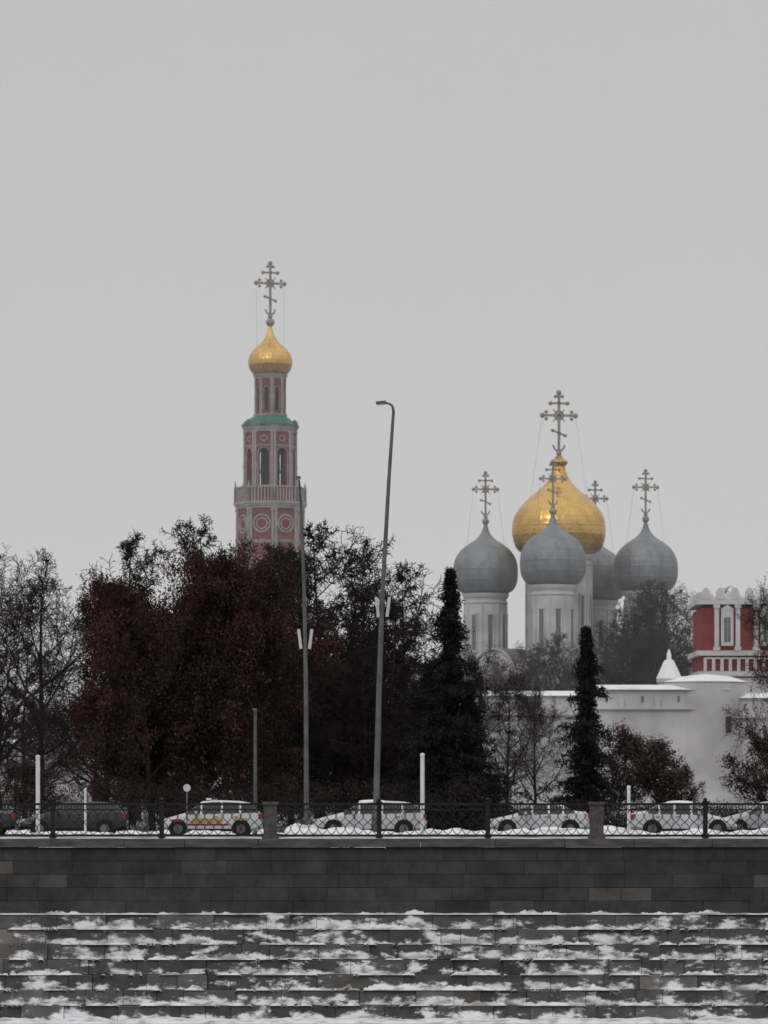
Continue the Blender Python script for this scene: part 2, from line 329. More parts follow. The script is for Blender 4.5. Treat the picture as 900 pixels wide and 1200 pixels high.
# ------------------------------------------------------------ cars
def car(X,Y,L,H,kind,paint,face=-1,W=1.76,taxi=False,snow=False):
    e=empty('parked_car',(X,Y,0)); w=W/2
    if kind=='hatch':
        S=[(0,.50,.52,.62),(.03,.62,.70,.80),(.22,.80,.93,.88),(.28,.90,1.0,.9),(.40,.93,H-.07,.72),(.42,.93,H-.04,.72),(.52,.94,H,.72),(.60,.945,H,.72),(.62,.945,H,.72),(.78,.96,H-.03,.71),(.80,.96,H-.04,.71),(.92,.99,H-.14,.69),(.97,.97,1.03,.8),(.99,.85,.9,.85),(1,.5,.55,.8)]
        pil=(4,7,9); ws=(3,11)
    elif kind=='sedan':
        S=[(0,.48,.50,.62),(.03,.60,.68,.80),(.24,.78,.88,.88),(.29,.86,.95,.9),(.42,.90,H-.07,.70),(.44,.90,H-.04,.70),(.52,.91,H,.70),(.58,.915,H,.70),(.60,.915,H-.01,.70),(.72,.93,H-.07,.69),(.74,.93,H-.11,.69),(.84,.95,1.04,.86),(.96,.93,1.0,.86),(.99,.8,.88,.84),(1,.5,.55,.8)]
        pil=(4,7,9); ws=(3,10)
    mb=MB(); secs=[]
    for u,belt,top,wt in S:
        x=X+face*(L/2-u*L) ; end=1-.12*max(0,(.06-u)/.06)-.10*max(0,(u-.95)/.05)
        ww=w*end; zl=.22 if .04<u<.96 else .30
        half=[(0,zl),(.9*ww,zl),(ww,zl+.12),(ww,(zl+belt)/2+.05),(.965*ww,belt),(wt*ww,top-.05 if top-belt>.2 else top-.02),(wt*ww*.85,top),(0,top+.025)]
        ring=[(x,Y+yy,zz) for yy,zz in half]+[(x,Y-yy,zz) for yy,zz in half[-2:0:-1]]
        secs.append(ring)
    n=len(secs[0])
    vs=[p for s_ in secs for p in s_]
    body=[];gl=[]
    for j in range(len(secs)-1):
        for i in range(n):
            i2=(i+1)%n; fcs=(j*n+i,j*n+i2,(j+1)*n+i2,(j+1)*n+i)
            side= i in(4,9)
            top_= i in(5,6,7,8)
            if side and S[j][2]-S[j][1]>.25 and S[j+1][2]-S[j+1][1]>.25 and j not in pil: gl.append(fcs)
            elif side and j in(ws[0],ws[1]): gl.append(fcs)
            elif top_ and j in(ws[0],ws[1]): gl.append(fcs)
            else: body.append(fcs)
    mb.add(vs,body,paint,False); mb.add(vs,gl,'glass',False)
    mb.add(vs,[tuple(range(n)),tuple(range((len(secs)-1)*n,len(secs)*n))],paint)
    mb.make('body',e)
    t=MB()
    for u in(.185,.80):
        cx=X+face*(L/2-u*L)
        for s_ in(-1,1):
            t.tube((cx,Y+s_*(w-.2),.33),(cx,Y+s_*(w+.006),.33),.39,.39,20,'tyre')  # black disc, not tyre: shade of the wheel-arch recess put in as colour
            t.tube((cx,Y+s_*(w-.2),.32),(cx,Y+s_*(w+.02),.32),.325,.315,20,'tyre')
            t.tube((cx,Y+s_*(w),.32),(cx,Y+s_*(w+.03),.32),.2,.19,12,'hub')
    t.make('wheels',e)
    d=MB(); fx=X+face*L/2; rx=X-face*L/2
    for s_ in(-1,1):
        d.box((fx-face*.12,Y+s_*w*.72,.66),(.22,.36,.13),'lamp'); d.box((rx+face*.08,Y+s_*w*.78,.82),(.16,.28,.2),'red')
        mx=X+face*(L/2-.36*L); d.box((mx,Y+s_*(w+.08),.98),(.12,.2,.13),paint)
        for u in(.37,.605,.79): d.box((X+face*(L/2-u*L),Y+s_*(w*.992),.62),(.012,.03,.55),'tyre')
        for u in(.56,.75): d.box((X+face*(L/2-u*L),Y+s_*(w+.003),.82),(.16,.03,.03),'hub')
        d.box((X,Y+s_*(w*.995),.27),(L*.5,.03,.09),'tyre')
    d.box((fx-face*.0,Y,.48),(.05,.9,.14),'tyre'); d.box((fx+face*.03,Y,.42),(.02,.5,.11),'whitepaint'); d.box((rx-face*.02,Y,.6),(.02,.5,.11),'whitepaint')
    d.box((fx,Y,.32),(.14,W*.8,.12),'tyre')
    if taxi:
        for s_ in(-1,1):
            yy=Y+s_*(w+.006)
            d.box((X+face*L*.03,yy,.66),(L*.30,.02,.18),'yellow'); d.box((X-face*L*.30,yy,.72),(L*.12,.02,.10),'yellow')
            d.box((X+face*L*.03,yy,.50),(L*.42,.02,.07),'red'); d.box((X+face*L*.33,yy,.66),(L*.10,.02,.12),'red')
        d.box((X+face*.1,Y,H+.07),(.2,.45,.08),'whitepaint')
    if snow:
        d.lathe((X-face*.12,Y,H-.03),[(w*.64,0),(w*.62,.05),(w*.4,.085),(.001,.1)],18,'snow')
    d.make('trim',e)
car(-7.15,159,4.2,1.48,'hatch','carwhite',-1,taxi=True)
car(-.6,158.6,4.7,1.46,'hatch','carwhite',-1,snow=True)
car(6.45,160,4.25,1.38,'sedan','carwhite',-1)
car(12.4,159.5,4.4,1.42,'sedan','carwhite',1,snow=True)
car(16.3,162,4.5,1.44,'hatch','carsilver',-1)
car(-12.9,160,4.4,1.44,'hatch','cardark',-1)
car(-17.6,161,4.4,1.42,'sedan','cardark',-1)
car(-23,160,4.3,1.44,'hatch','carwhite',1)
car(22,160,4.3,1.42,'sedan','cardark',1)

# ------------------------------------------------------------ trees
def np_mesh(V,F,name):
    me=bpy.data.meshes.new(name); nv=len(V);nf=len(F);k=F.shape[1]
    me.vertices.add(nv); me.vertices.foreach_set('co',V.astype(np.float32).ravel())
    me.loops.add(nf*k); me.loops.foreach_set('vertex_index',F.astype(np.int32).ravel())
    me.polygons.add(nf); me.polygons.foreach_set('loop_start',np.arange(0,nf*k,k,dtype=np.int32))
    me.update(calc_edges=True); me.validate(); return me
def tubes_mesh(segs,name):
    V=[];F=[];off=0
    for thick in(True,False):
        S=[s for s in segs if (s[2]>.05)==thick]
        if not S: continue
        n=6 if thick else 3
        P0=np.array([tuple(s[0]) for s in S]);P1=np.array([tuple(s[1]) for s in S]);R0=np.array([s[2] for s in S]);R1=np.array([s[3] for s in S])
        D=P1-P0; D/=np.linalg.norm(D,axis=1)[:,None]+1e-9
        ref=np.where(np.abs(D[:,2:3])<.9,np.array([[0,0,1.]]),np.array([[1.,0,0]]))
        A=np.cross(D,ref);A/=np.linalg.norm(A,axis=1)[:,None]+1e-9;B=np.cross(D,A)
        th=np.arange(n)*2*np.pi/n
        ring=A[:,None,:]*np.cos(th)[None,:,None]+B[:,None,:]*np.sin(th)[None,:,None]
        v=np.concatenate([P0[:,None]+ring*R0[:,None,None],P1[:,None]+ring*R1[:,None,None]],1).reshape(-1,3)
        base=off+np.arange(len(S))*2*n
        i=np.arange(n);q=np.stack([i,(i+1)%n,n+(i+1)%n,n+i],1)
        F.append((base[:,None,None]+q[None]).reshape(-1,4)); V.append(v); off+=len(v)
    return np_mesh(np.concatenate(V),np.concatenate(F),name)
def leaf_mesh(pts,per,spread,size,seed,name,asp=.6,droop=0):
    r=np.random.default_rng(seed); P=np.array([tuple(p) for p in pts])
    if per<1: P=P[r.random(len(P))<per]; per=1
    P=np.repeat(P,per,0)
    P=P+r.normal(0,spread,P.shape); n=len(P)
    a=r.normal(size=(n,3)); 
    if droop: a[:,2]-=droop
    a/=np.linalg.norm(a,axis=1)[:,None]; b=r.normal(size=(n,3)); b-=a*(a*b).sum(1)[:,None]; b/=np.linalg.norm(b,axis=1)[:,None]
    s=size*r.uniform(.5,1.3,(n,1))
    V=np.stack([P-a*s,P-b*s*asp,P+a*s,P+b*s*asp],1).reshape(-1,3)
    F=np.arange(n*4).reshape(-1,4)
    return np_mesh(V,F,name)

def grow_tree(seed,H,cfg):
    rg=random.Random(seed); segs=[];tips=[]
    def rv(): return Vector((rg.gauss(0,1),rg.gauss(0,1),rg.gauss(0,1)))
    def grow(p,d,L,r,lv):
        n=cfg['n'][lv]; st=L/n; pts=[p.copy()]; ds=[d.copy()]
        r1=max(r*cfg['taper'][lv],cfg['rmin'])
        for i in range(n):
            d=(d+rv()*cfg['wig'][lv]+Vector((0,0,cfg['trop'][lv]))).normalized()
            q=p+d*st; ra=r+(r1-r)*i/n; rb=r+(r1-r)*(i+1)/n
            segs.append((p.copy(),q.copy(),ra,rb)); p=q; pts.append(p.copy()); ds.append(d.copy())
        if lv>=cfg['lv']-1: tips.append(p.copy()); tips.append((pts[-2]+p)/2)
        if lv+1>cfg['lv']: return
        nc=cfg['ch'][lv]; az=rg.random()*6.28; s0=cfg['start'][lv]
        for k in range(nc):
            t=s0+(1-s0)*(k+rg.random())/nc
            t=min(t,.995); fi=t*n; i0=int(fi); fr=fi-i0
            pp=pts[i0].lerp(pts[i0+1],fr); dd=ds[i0+1]
            az+=2.4+rg.uniform(-.5,.5)
            ang=R(cfg['ang'][lv](t)+rg.uniform(-12,12))
            o=dd.orthogonal().normalized(); o=Matrix.Rotation(az,3,dd)@o
            nd=(dd*math.cos(ang)+o*math.sin(ang)).normalized()
            cl=cfg['len'][lv](t,L,H)*rg.uniform(*cfg.get('lr',(.7,1.25)))
            rr=r+(r1-r)*t
            grow(pp,nd,cl,max(min(rr*.6,cl*.022+.008),cfg['rmin']),lv+1)
    grow(Vector((0,0,0)),Vector((rg.uniform(-.05,.05),rg.uniform(-.05,.05),1)).normalized(),H*cfg['trunk'],H*cfg['rad'],0)
    return segs,tips
broad=dict(lv=4,n=[9,6,5,4,2],taper=[.12,.2,.25,.4,.6],wig=[.06,.16,.2,.22,.25],trop=[.03,.10,.08,.05,.03],rmin=.012,
  ch=[15,9,8,5],start=[.18,.25,.15,.15],ang=[lambda t:68-38*t,lambda t:48,lambda t:50,lambda t:48],trunk=.88,rad=.016,
  len=[lambda t,L,H:H*.46*(.55+.6*math.sin(math.pi*min(1,t*.95)))*(1.1-.65*t),lambda t,L,H:L*.50*(1.15-.6*t),lambda t,L,H:L*.5*(1.1-.4*t),lambda t,L,H:L*.55])
oak=dict(broad); oak['ch']=[18,9,6,3]; oak['start']=[.08,.2,.15,.15]; oak['trunk']=.78; oak['ang']=[lambda t:78-42*t,lambda t:48,lambda t:50,lambda t:48]
larch=dict(lv=3,n=[10,7,4,3],taper=[.1,.2,.3,.5],wig=[.04,.17,.24,.28],trop=[.02,.02,-.03,-.06],rmin=.018,
  ch=[52,14,9],start=[.06,.15,.1],ang=[lambda t:85-35*t,lambda t:52,lambda t:52],trunk=.95,rad=.014,lr=(.45,1.35),
  len=[lambda t,L,H:H*.36*(1.04-t)**.38*(.75+.25*math.sin(t*17)),lambda t,L,H:L*.42*(1.1-.6*t),lambda t,L,H:L*.45])
shrub=dict(broad); shrub['ch']=[12,8,6,4]; shrub['start']=[.02,.1,.1,.1]; shrub['trunk']=.6; shrub['rad']=.01; shrub['ang']=[lambda t:55-25*t,lambda t:35,lambda t:42,lambda t:45]
def tree_obj(name,mesh,loc,rz,sc,leaf=None):
    ob=bpy.data.objects.new(name,mesh); COL.objects.link(ob); ob.location=loc; ob.rotation_euler=(0,0,rz); ob.scale=sc if isinstance(sc,tuple) else (sc,)*3
    if leaf:
        lf=bpy.data.objects.new('foliage',leaf); COL.objects.link(lf); lf.parent=ob
    return ob
def mk(seed,H,cfg,bark,leaf=None,**lk):
    segs,tips=grow_tree(seed,H,cfg); me=tubes_mesh(segs,'branches'); me.materials.append(M[bark]); zt_=max(max(s[1].z for s in segs),.1)
    lm=None
    if leaf: lm=leaf_mesh(tips,lk['per'],lk['spread'],lk['size'],seed,'leaves',lk.get('asp',.6),lk.get('droop',0)); lm.materials.append(M[leaf])
    return me,lm,zt_
BR=[mk(s,15,broad,'bark') for s in(11,12,13)]
BG=[mk(s,15,broad,'bark_grey') for s in(21,)]
OK=[mk(s,13,oak,'bark','oakleaf',per=9,spread=.20,size=.075) for s in(31,32)]
LA=[mk(s,16,larch,'bark','larch',per=.5,spread=.1,size=.05) for s in(41,42,43)]
SH=[mk(s,5,shrub,'bark','bushleaf',per=1,spread=.12,size=.045) for s in(51,52)]
PL=mk(33,14,broad,'bark','bushleaf',per=.35,spread=.1,size=.075)
def put(name,src,x,y,top,rz,wx=1.0,z0=0):
    me,lm,z_=src; s=top/z_; return tree_obj(name,me,(x,y,z0),rz,(s*wx,s*wx,s),lm)
# left bare trees
put('bare_tree',BR[0],-18.0,200,14.9,.3); put('bare_tree',BR[1],-21.5,212,15.6,1.7); put('bare_tree',BR[2],-15.2,208,14.2,2.9)
put('bare_tree',BR[1],-24.5,196,11.5,4.2); put('bare_tree',BR[2],-19.5,196,9.5,5.2)
put('larch_tree',LA[0],-14.8,226,17.6,.5,.9); put('larch_tree',LA[1],-11.0,226,18.2,2.0,.9); put('larch_tree',LA[2],-7.5,224,16.6,2.6,.9)
put('oak_tree',OK[0],-11.2,186,12.2,.4,.82); put('oak_tree',OK[1],-7.0,188,13.9,1.4,.80); put('oak_tree',OK[0],-9.2,194,13.4,3.4,.85); put('oak_tree',OK[1],-12.7,190,9.0,4.4,.8)
put('larch_tree',LA[1],-3.6,210,16.8,4.0,1.0); put('larch_tree',LA[0],-1.0,206,15.8,5.2,1.0); put('larch_tree',LA[2],1.2,210,14.6,.9,1.0); put('larch_tree',LA[0],-5.2,216,16.0,2.2)
put('larch_tree',LA[2],-2.4,200,13.0,3.1,1.1); put('larch_tree',LA[1],.4,200,12.0,1.1,1.1); put('larch_tree',LA[0],-4.2,202,12.0,.7,1.1); put('larch_tree',LA[1],-.9,196,9.5,5.1,1.2); put('larch_tree',LA[2],1.6,196,8.5,2.1,1.2)
# right side
put('bare_tree',BR[0],6.3,196,8.2,2.1); put('bare_tree',BR[1],7.9,200,7.6,.1,.9); put('bare_tree',BR[2],5.0,204,9.8,3.1,.9)
put('dry_leaf_shrub',SH[0],12.1,198,5.4,.4,1.1); put('dry_leaf_shrub',SH[1],14.2,200,4.9,2.4,1.1); put('dry_leaf_shrub',SH[0],15.8,204,3.4,4.0)
put('dry_leaf_shrub',SH[1],5.2,186,3.0,1.0); put('dry_leaf_shrub',SH[0],-17.5,190,3.5,1.0); put('dry_leaf_shrub',SH[1],-21,192,3.2,5.0)
put('dry_leaf_tree',PL,20.8,203,14.6,2.6,.6); put('dry_leaf_tree',PL,21.6,198,9.5,.6,.66)
put('dry_leaf_shrub',SH[0],20.0,196,5.2,2.0)
# park trees behind, in front of the wall (left part)
rg=random.Random(8)
for i in range(12):
    x=-26+i*2.6+rg.uniform(-1,1); y=rg.uniform(245,300)
    put('larch_tree' if i%2 else 'bare_tree',(LA[i%3] if i%2 else BR[i%3]),x,y,rg.uniform(9,12.5) if x<-10 else rg.uniform(12,15),rg.random()*6,1.15)
# convent yard trees
for i,(x,y,t,rz,w) in enumerate([(14.5,372,17.0,.2,1.1),(17.5,380,18.5,1.2,1.1),(23.0,376,21.5,2.2,1.2),(27.5,372,23.0,3.1,1.1),(20.5,366,16,4.0,1.1),(11.0,385,16,5.0,.9),(26,392,23.5,.8,1.1),(25,366,18,5.3,1.2),(12.5,366,14,2.2,1.1)]):
    put('bare_tree',(BR+BG)[i%4],x,y,t,rz,w)
# spruce
def spruce(seed,H,rad,per,pw=.8,jag=.2,sz=.12,dz=.17,nb0=8):
    rg=random.Random(seed); segs=[(Vector((0,0,0)),Vector((0,0,H*.985)),H*.012+.05,.02)];pts=[]
    z=.4
    while z<H*.99:
        t=z/H; rr=rad*(1-t)**pw*(1-jag+jag*math.sin(z*4.1+1.3*math.sin(z*1.7)))+.07
        nb=int(nb0+nb0*(1-t)); ax=rg.random()*6.28
        for k in range(nb):
            a=rg.random()*6.28; l=rr*rg.uniform(.5,1.35)*(1+.22*math.cos(a-ax)); p=Vector((0,0,z+rg.uniform(-.1,.1))); n=4
            for j in range(n):
                u=(j+1)/n; el=.25-.75*u+.5*u*u
                q=p+Vector((math.cos(a),math.sin(a),el*.8-.15))*(l/n); segs.append((p,q,.028*(1-u*.6),.022*(1-u*.6)))
                m_=3 if u<1 else 2
                for e_ in range(m_+int(l)): 
                    sd=Vector((-math.sin(a),math.cos(a),-.15))*rg.uniform(-.25,.25)*l*(1.1-u*.6); pts.append(p.lerp(q,rg.random())+sd)
                p=q
        z+=dz+.10*(1-t)
    me=tubes_mesh(segs,'branches'); me.materials.append(M['bark'])
    lm=leaf_mesh(pts,per,.09,sz,seed,'needles',.22,droop=.8); lm.materials.append(M['needle'])
    return me,lm,H
SP=spruce(61,12.4,3.9,7,1.0,.30,.13,.21); put('spruce_tree',SP,3.1,180,12.3,0); put('spruce_tree',SP,4.1,184,7.2,2.2,1.2); put('spruce_tree',SP,2.1,183,8.0,4.2,1.2)
S2=spruce(62,9.6,2.3,7,.80,.32,.13,.22,7); put('spruce_tree',S2,9.75,185,9.7,1)
# distant tree belt: one merged object
rg=random.Random(77); V=[];F=[];off=0
lite=dict(broad); lite['lv']=3; lite['ch']=[14,8,6]; lite['rmin']=.03
sg,_=grow_tree(71,15,lite); lm=tubes_mesh(sg,'t')
co=np.zeros(len(lm.vertices)*3,dtype=np.float32); lm.vertices.foreach_get('co',co); co=co.reshape(-1,3)
fi=np.zeros(len(lm.loops),dtype=np.int32); lm.loops.foreach_get('vertex_index',fi); fi=fi.reshape(-1,4)
for i in range(60):
    a=rg.random()*6.28; s=rg.uniform(.75,1.05); x=-150+i*5.2+rg.uniform(-2,2); y=rg.uniform(560,640)
    if i>42: s*=.8
    rot=np.array([[math.cos(a),-math.sin(a),0],[math.sin(a),math.cos(a),0],[0,0,1]])
    V.append(co@rot.T*s*np.array([1.3,1.3,1])+np.array([x,y,0])); F.append(fi+off); off+=len(co)
me=np_mesh(np.concatenate(V),np.concatenate(F),'distant_trees'); me.materials.append(M['bark']); ob=bpy.data.objects.new('distant_trees',me); COL.objects.link(ob)
# hedge rows near the street
rg=random.Random(5)
pts=[]
for i in range(7500):
    x=rg.uniform(-34,30); y=rg.uniform(175,178.5)
    hh=2.2+1.3*noise.fractal(Vector((x*.35,2,0)),1,2,3) if x<4.5 else 1.1+.8*noise.noise(Vector((x*.5,2,0)))
    pts.append((x,y,rg.random()**.8*max(hh,.3)))
hm=leaf_mesh(pts,12,.14,.07,3,'hedge',asp=.3); hm.materials.append(M['larch']); ob=bpy.data.objects.new('hedge',hm); COL.objects.link(ob)

# ------------------------------------------------------------ architecture helpers
def arch_panel(mb,pl,W,z0,z1,ow,oz0,ozs,k,depth,kin=None,back=None):
    h=ow/2; n=10
    def q(a,b_,c,d,kk=k): mb.add([pl(*a),pl(*b_),pl(*c),pl(*d)],[(0,1,2,3)],kk)
    q((-W/2,z0,0),(-h,z0,0),(-h,z1,0),(-W/2,z1,0)); q((h,z0,0),(W/2,z0,0),(W/2,z1,0),(h,z1,0))
    if oz0>z0: q((-h,z0,0),(h,z0,0),(h,oz0,0),(-h,oz0,0))
    A=[(h*math.cos(math.pi*(1-i/n)),ozs+h*math.sin(math.pi*i/n)) for i in range(n+1)]
    for i in range(n):
        q((A[i][0],A[i][1],0),(A[i+1][0],A[i+1][1],0),(A[i+1][0],z1,0),(A[i][0],z1,0))
    kin=kin or k
    ring=[(-h,oz0)]+A+[(h,oz0)]
    for i in range(len(ring)):
        a=ring[i];b_=ring[(i+1)%len(ring)]
        q((a[0],a[1],0),(b_[0],b_[1],0),(b_[0],b_[1],depth),(a[0],a[1],depth),kin)
    if back:
        mb.add([pl(a[0],a[1],depth) for a in ring],[tuple(range(len(ring)))],back)
def oct_place(c,Rr,ph,k):
    am=ph+(k+.5)*math.pi/4; ap=Rr*math.cos(math.pi/8); nx,ny=math.cos(am),math.sin(am); tx,ty=-ny,nx
    return (lambda u,z,d:(c[0]+nx*(ap-d)+tx*u,c[1]+ny*(ap-d)+ty*u,z)), 2*Rr*math.sin(math.pi/8), am
def cross(mb,x,y,z,H,k='cross',rz=0,chain=0,zc=0):
    t=H*.034
    c,s=math.cos(rz),math.sin(rz)
    def B(u,zz,du,dz,ry=0): mb.box((x+c*u,y+s*u,z+zz),(du,t,dz),k,rz=rz,ry=ry)
    def P(u,zz): return (x+c*u,y+s*u,z+zz)
    B(0,H*.5,t*1.1,H); B(0,H*.66,H*.50,t*1.0); B(0,H*.84,H*.26,t*.8); B(0,H*.40,H*.20,t*.7,R(22))
    for u,zz in((0,H),(-H*.25,H*.66),(H*.25,H*.66)):
        mb.ball(P(u,zz),t*1.2,k)
        for s2 in(-1,1):
            if u==0: mb.ball(P(s2*t*1.5,zz-t*1.7),t*.8,k)
            else: mb.ball(P(u-math.copysign(t*1.7,u),zz+s2*t*1.5),t*.8,k)
    for s2 in(-1,1):
        mb.ball(P(s2*H*.13,H*.84),t*.95,k); mb.ball(P(s2*H*.095,H*.40-s2*H*.038),t*.8,k)
    for a in range(0,360,45):
        if a%90: mb.tube(P(0,H*.66),P(H*.13*math.cos(R(a)),H*.66+H*.13*math.sin(R(a))),t*.5,t*.2,5,k)
    mb.poly([P(H*.07*math.cos(R(a)),H*.66+H*.07*math.sin(R(a))) for a in range(0,361,40)],t*.35,5,k)
    pts=[P(H*.085*math.cos(R(a)),H*.22+H*.085*math.sin(R(a))) for a in range(180,361,20)]
    mb.poly(pts,t*.45,5,k); mb.ball((x,y,z),t*2.2,k); mb.ball((x,y,z+H*.10),t*1.2,k)
    if chain:
        for s2 in(-1,1):
            for dy in (-1,1): mb.tube(P(s2*H*.25,H*.66),(x+s2*chain,y+dy*chain*.6,zc),.011,.011,4,k,cap=False)
def onion(parent,name,c,prof,k):
    mb=MB()
    P=[Vector((a,b_)) for a,b_ in prof]; out=[]
    for i in range(len(P)-1):
        p0=P[max(i-1,0)];p1=P[i];p2=P[i+1];p3=P[min(i+2,len(P)-1)]
        for j in range(5):
            t=j/5; q=.5*((2*p1)+(p2-p0)*t+(2*p0-5*p1+4*p2-p3)*t*t+(3*p1-p0-3*p2+p3)*t**3); out.append((max(q.x,.01),q.y))
    out.append(tuple(P[-1])); mb.lathe(c,out,48,k); return mb.make(name,parent,c)

# ------------------------------------------------------------ bell tower
BX,BY=-15.4,520; bt=empty('bell_tower',(BX,BY,0)); c=(BX,BY,0)
ph=-math.pi/2+R(8.7)
w=MB(); tr=MB(); rf=MB()
def tier(Rr,z0,z1,ow,oz0,ozs,depth,back,kin='brick_t'):
    for k in range(8):
        pf,W_,am=oct_place(c,Rr,ph,k)
        arch_panel(w,pf,W_,z0,z1,ow,oz0,ozs,'brick_t',depth,kin,back)
        n=10;h=ow/2+.10
        ring=[(-h,oz0)]+[(h*math.cos(math.pi*(1-i/n)),ozs+h*math.sin(math.pi*i/n)) for i in range(n+1)]+[(h,oz0)]
        tr.poly([pf(a,b_,-.04) for a,b_ in ring],.085,5,'white2')
def corner_cols(Rr,z0,z1,r):
    for k in range(8):
        for off in(-1,1):
            a=ph+k*math.pi/4+off*r*1.1/Rr
            x,y=c[0]+Rr*math.cos(a),c[1]+Rr*math.sin(a)
            tr.tube((x,y,z0),(x,y,z1),r,r*.9,8,'white2'); 
            for zz in(z0+.2,(z0+z1)/2,z1-.2): tr.tube((x,y,zz-.12),(x,y,zz+.12),r*1.35,r*1.35,8,'white2')
def cornice(Rr,z,h,over,k='white2'):
    tr.lathe((BX,BY,z),[(Rr-.3,0),(Rr+over*.4,0),(Rr+over*.4,h*.35),(Rr+over*.75,h*.4),(Rr+over*.75,h*.65),(Rr+over,h*.7),(Rr+over,h),(Rr-.5,h+.02)],8,k,ph,False)
def balustrade(Rr,z,h):
    for k in range(8):
        pf,W_,am=oct_place(c,Rr,ph,k); n=8
        for i in range(n+1):
            u=-W_/2+W_*i/n; x,y,_=pf(u,0,0); tr.tube((x,y,z),(x,y,z+h),.12 if 0<i<n else .22,.09 if 0<i<n else .20,6,'white2')
        a=pf(-W_/2,z+h,0);b_=pf(W_/2,z+h,0); mid=((a[0]+b_[0])/2,(a[1]+b_[1])/2,z+h)
        tr.box(mid,(W_,.3,.2),'white2',rz=am+math.pi/2)
        x,y,_=pf(-W_/2,0,0); tr.tube((x,y,z+h),(x,y,z+h+.9),.2,.03,6,'white2')
tier(7.0,0,13,2.4,1,7,.6,'dark'); cornice(7,13,.8,.5); corner_cols(7,0,13,.3)
tier(5.7,13.8,25,1.8,15,21,.5,'dark'); cornice(5.7,25,.8,.5); corner_cols(5.7,13.8,25,.3); balustrade(6,25.8,1.3)
tier(4.5,25.8,40.6,1.4,28,33,.4,'dark'); corner_cols(4.5,25.8,40.6,.2); cornice(4.5,40.6,.9,.55)
cornice(4.5,35.9,.4,.3)
for k in range(8):
    pf,W_,am=oct_place(c,4.5,ph,k)
    for rr,tt,kk in((1.18,.13,'white2'),(.72,.10,'white2')):
        tr.poly([pf(rr*math.cos(R(a)),38.5+rr*math.sin(R(a)),-.06) for a in range(0,361,24)],tt,5,kk)
    for q in range(8):
        a=q*math.pi/4; tr.tube(pf(.72*math.cos(a),38.5+.72*math.sin(a),-.05),pf(1.15*math.cos(a),38.5+1.15*math.sin(a),-.05),.06,.06,4,'white2')
    w.add([pf(.62*math.cos(R(a)),38.5+.62*math.sin(R(a)),-.03) for a in range(0,360,30)],[tuple(range(12))],'brick_g')
balustrade(4.75,41.5,2.0)
tier(3.45,41.5,51.0,1.5,43.4,48.0,.7,None); corner_cols(3.5,41.5,51.2,.17); cornice(3.45,51.0,.8,.4); cornice(3.45,48.95,.25,.2)
for k in range(8):
    pf,W_,am=oct_place(c,3.45,ph,k)
    tr.poly([pf(.42*math.cos(R(a)),50.05+.35*math.sin(R(a)),-.05) for a in range(0,361,30)],.09,4,'white2')
w.lathe(c,[(2.6,41.5),(2.6,43.0),(1.3,43.2),(1.3,50),(2.9,50.5)],16,'dark')  # added dark core stands in for the shade inside the open bell tier
w.lathe((BX,BY,45.6),[(1.5,0),(1.35,.3),(1.32,1.0),(1.3,1.5),(.2,1.8)],16,'iron')
rf.lathe((BX,BY,51.8),[(4.0,0),(3.9,.25),(3.1,.75),(2.5,1.3)],8,'roofgreen',ph,False)
for k in range(8):
    pf,W_,am=oct_place(c,3.7,ph,k)
    rf.lathe((*pf(0,0,0)[:2],51.9),[(.5,0),(.42,.5),(.05,.85)],8,'roofgreen')
for k in range(8):
    pf,W_,am=oct_place(c,2.0,ph,k); arch_panel(w,pf,W_,53.0,58.4,.62,54.0,56.8,'brick_t',.3,'brick_t','dark')
    n=8;h=.38; ring=[(-h,54.0)]+[(h*math.cos(math.pi*(1-i/n)),56.8+h*math.sin(math.pi*i/n)) for i in range(n+1)]+[(h,54.0)]
    tr.poly([pf(a,b_,-.03) for a,b_ in ring],.06,4,'white2')
corner_cols(2.05,53.0,58.5,.11); cornice(2.0,53.0,.5,.35); cornice(2.0,58.3,.6,.4)
w.make('brick_walls',bt); tr.make('white_stone_trim',bt); rf.make('green_roof',bt)
onion(bt,'gold_dome',(BX,BY,58.9),[(2.0,0),(2.55,.3),(2.95,1.15),(2.98,2.0),(2.65,2.9),(2.0,3.65),(1.25,4.3),(.62,5.2),(.3,6.1),(.16,7.2)],'gold')
mb=MB(); cross(mb,BX,BY,66.0,8.0,rz=R(20),chain=1.8,zc=62.0); mb.make('cross',bt)

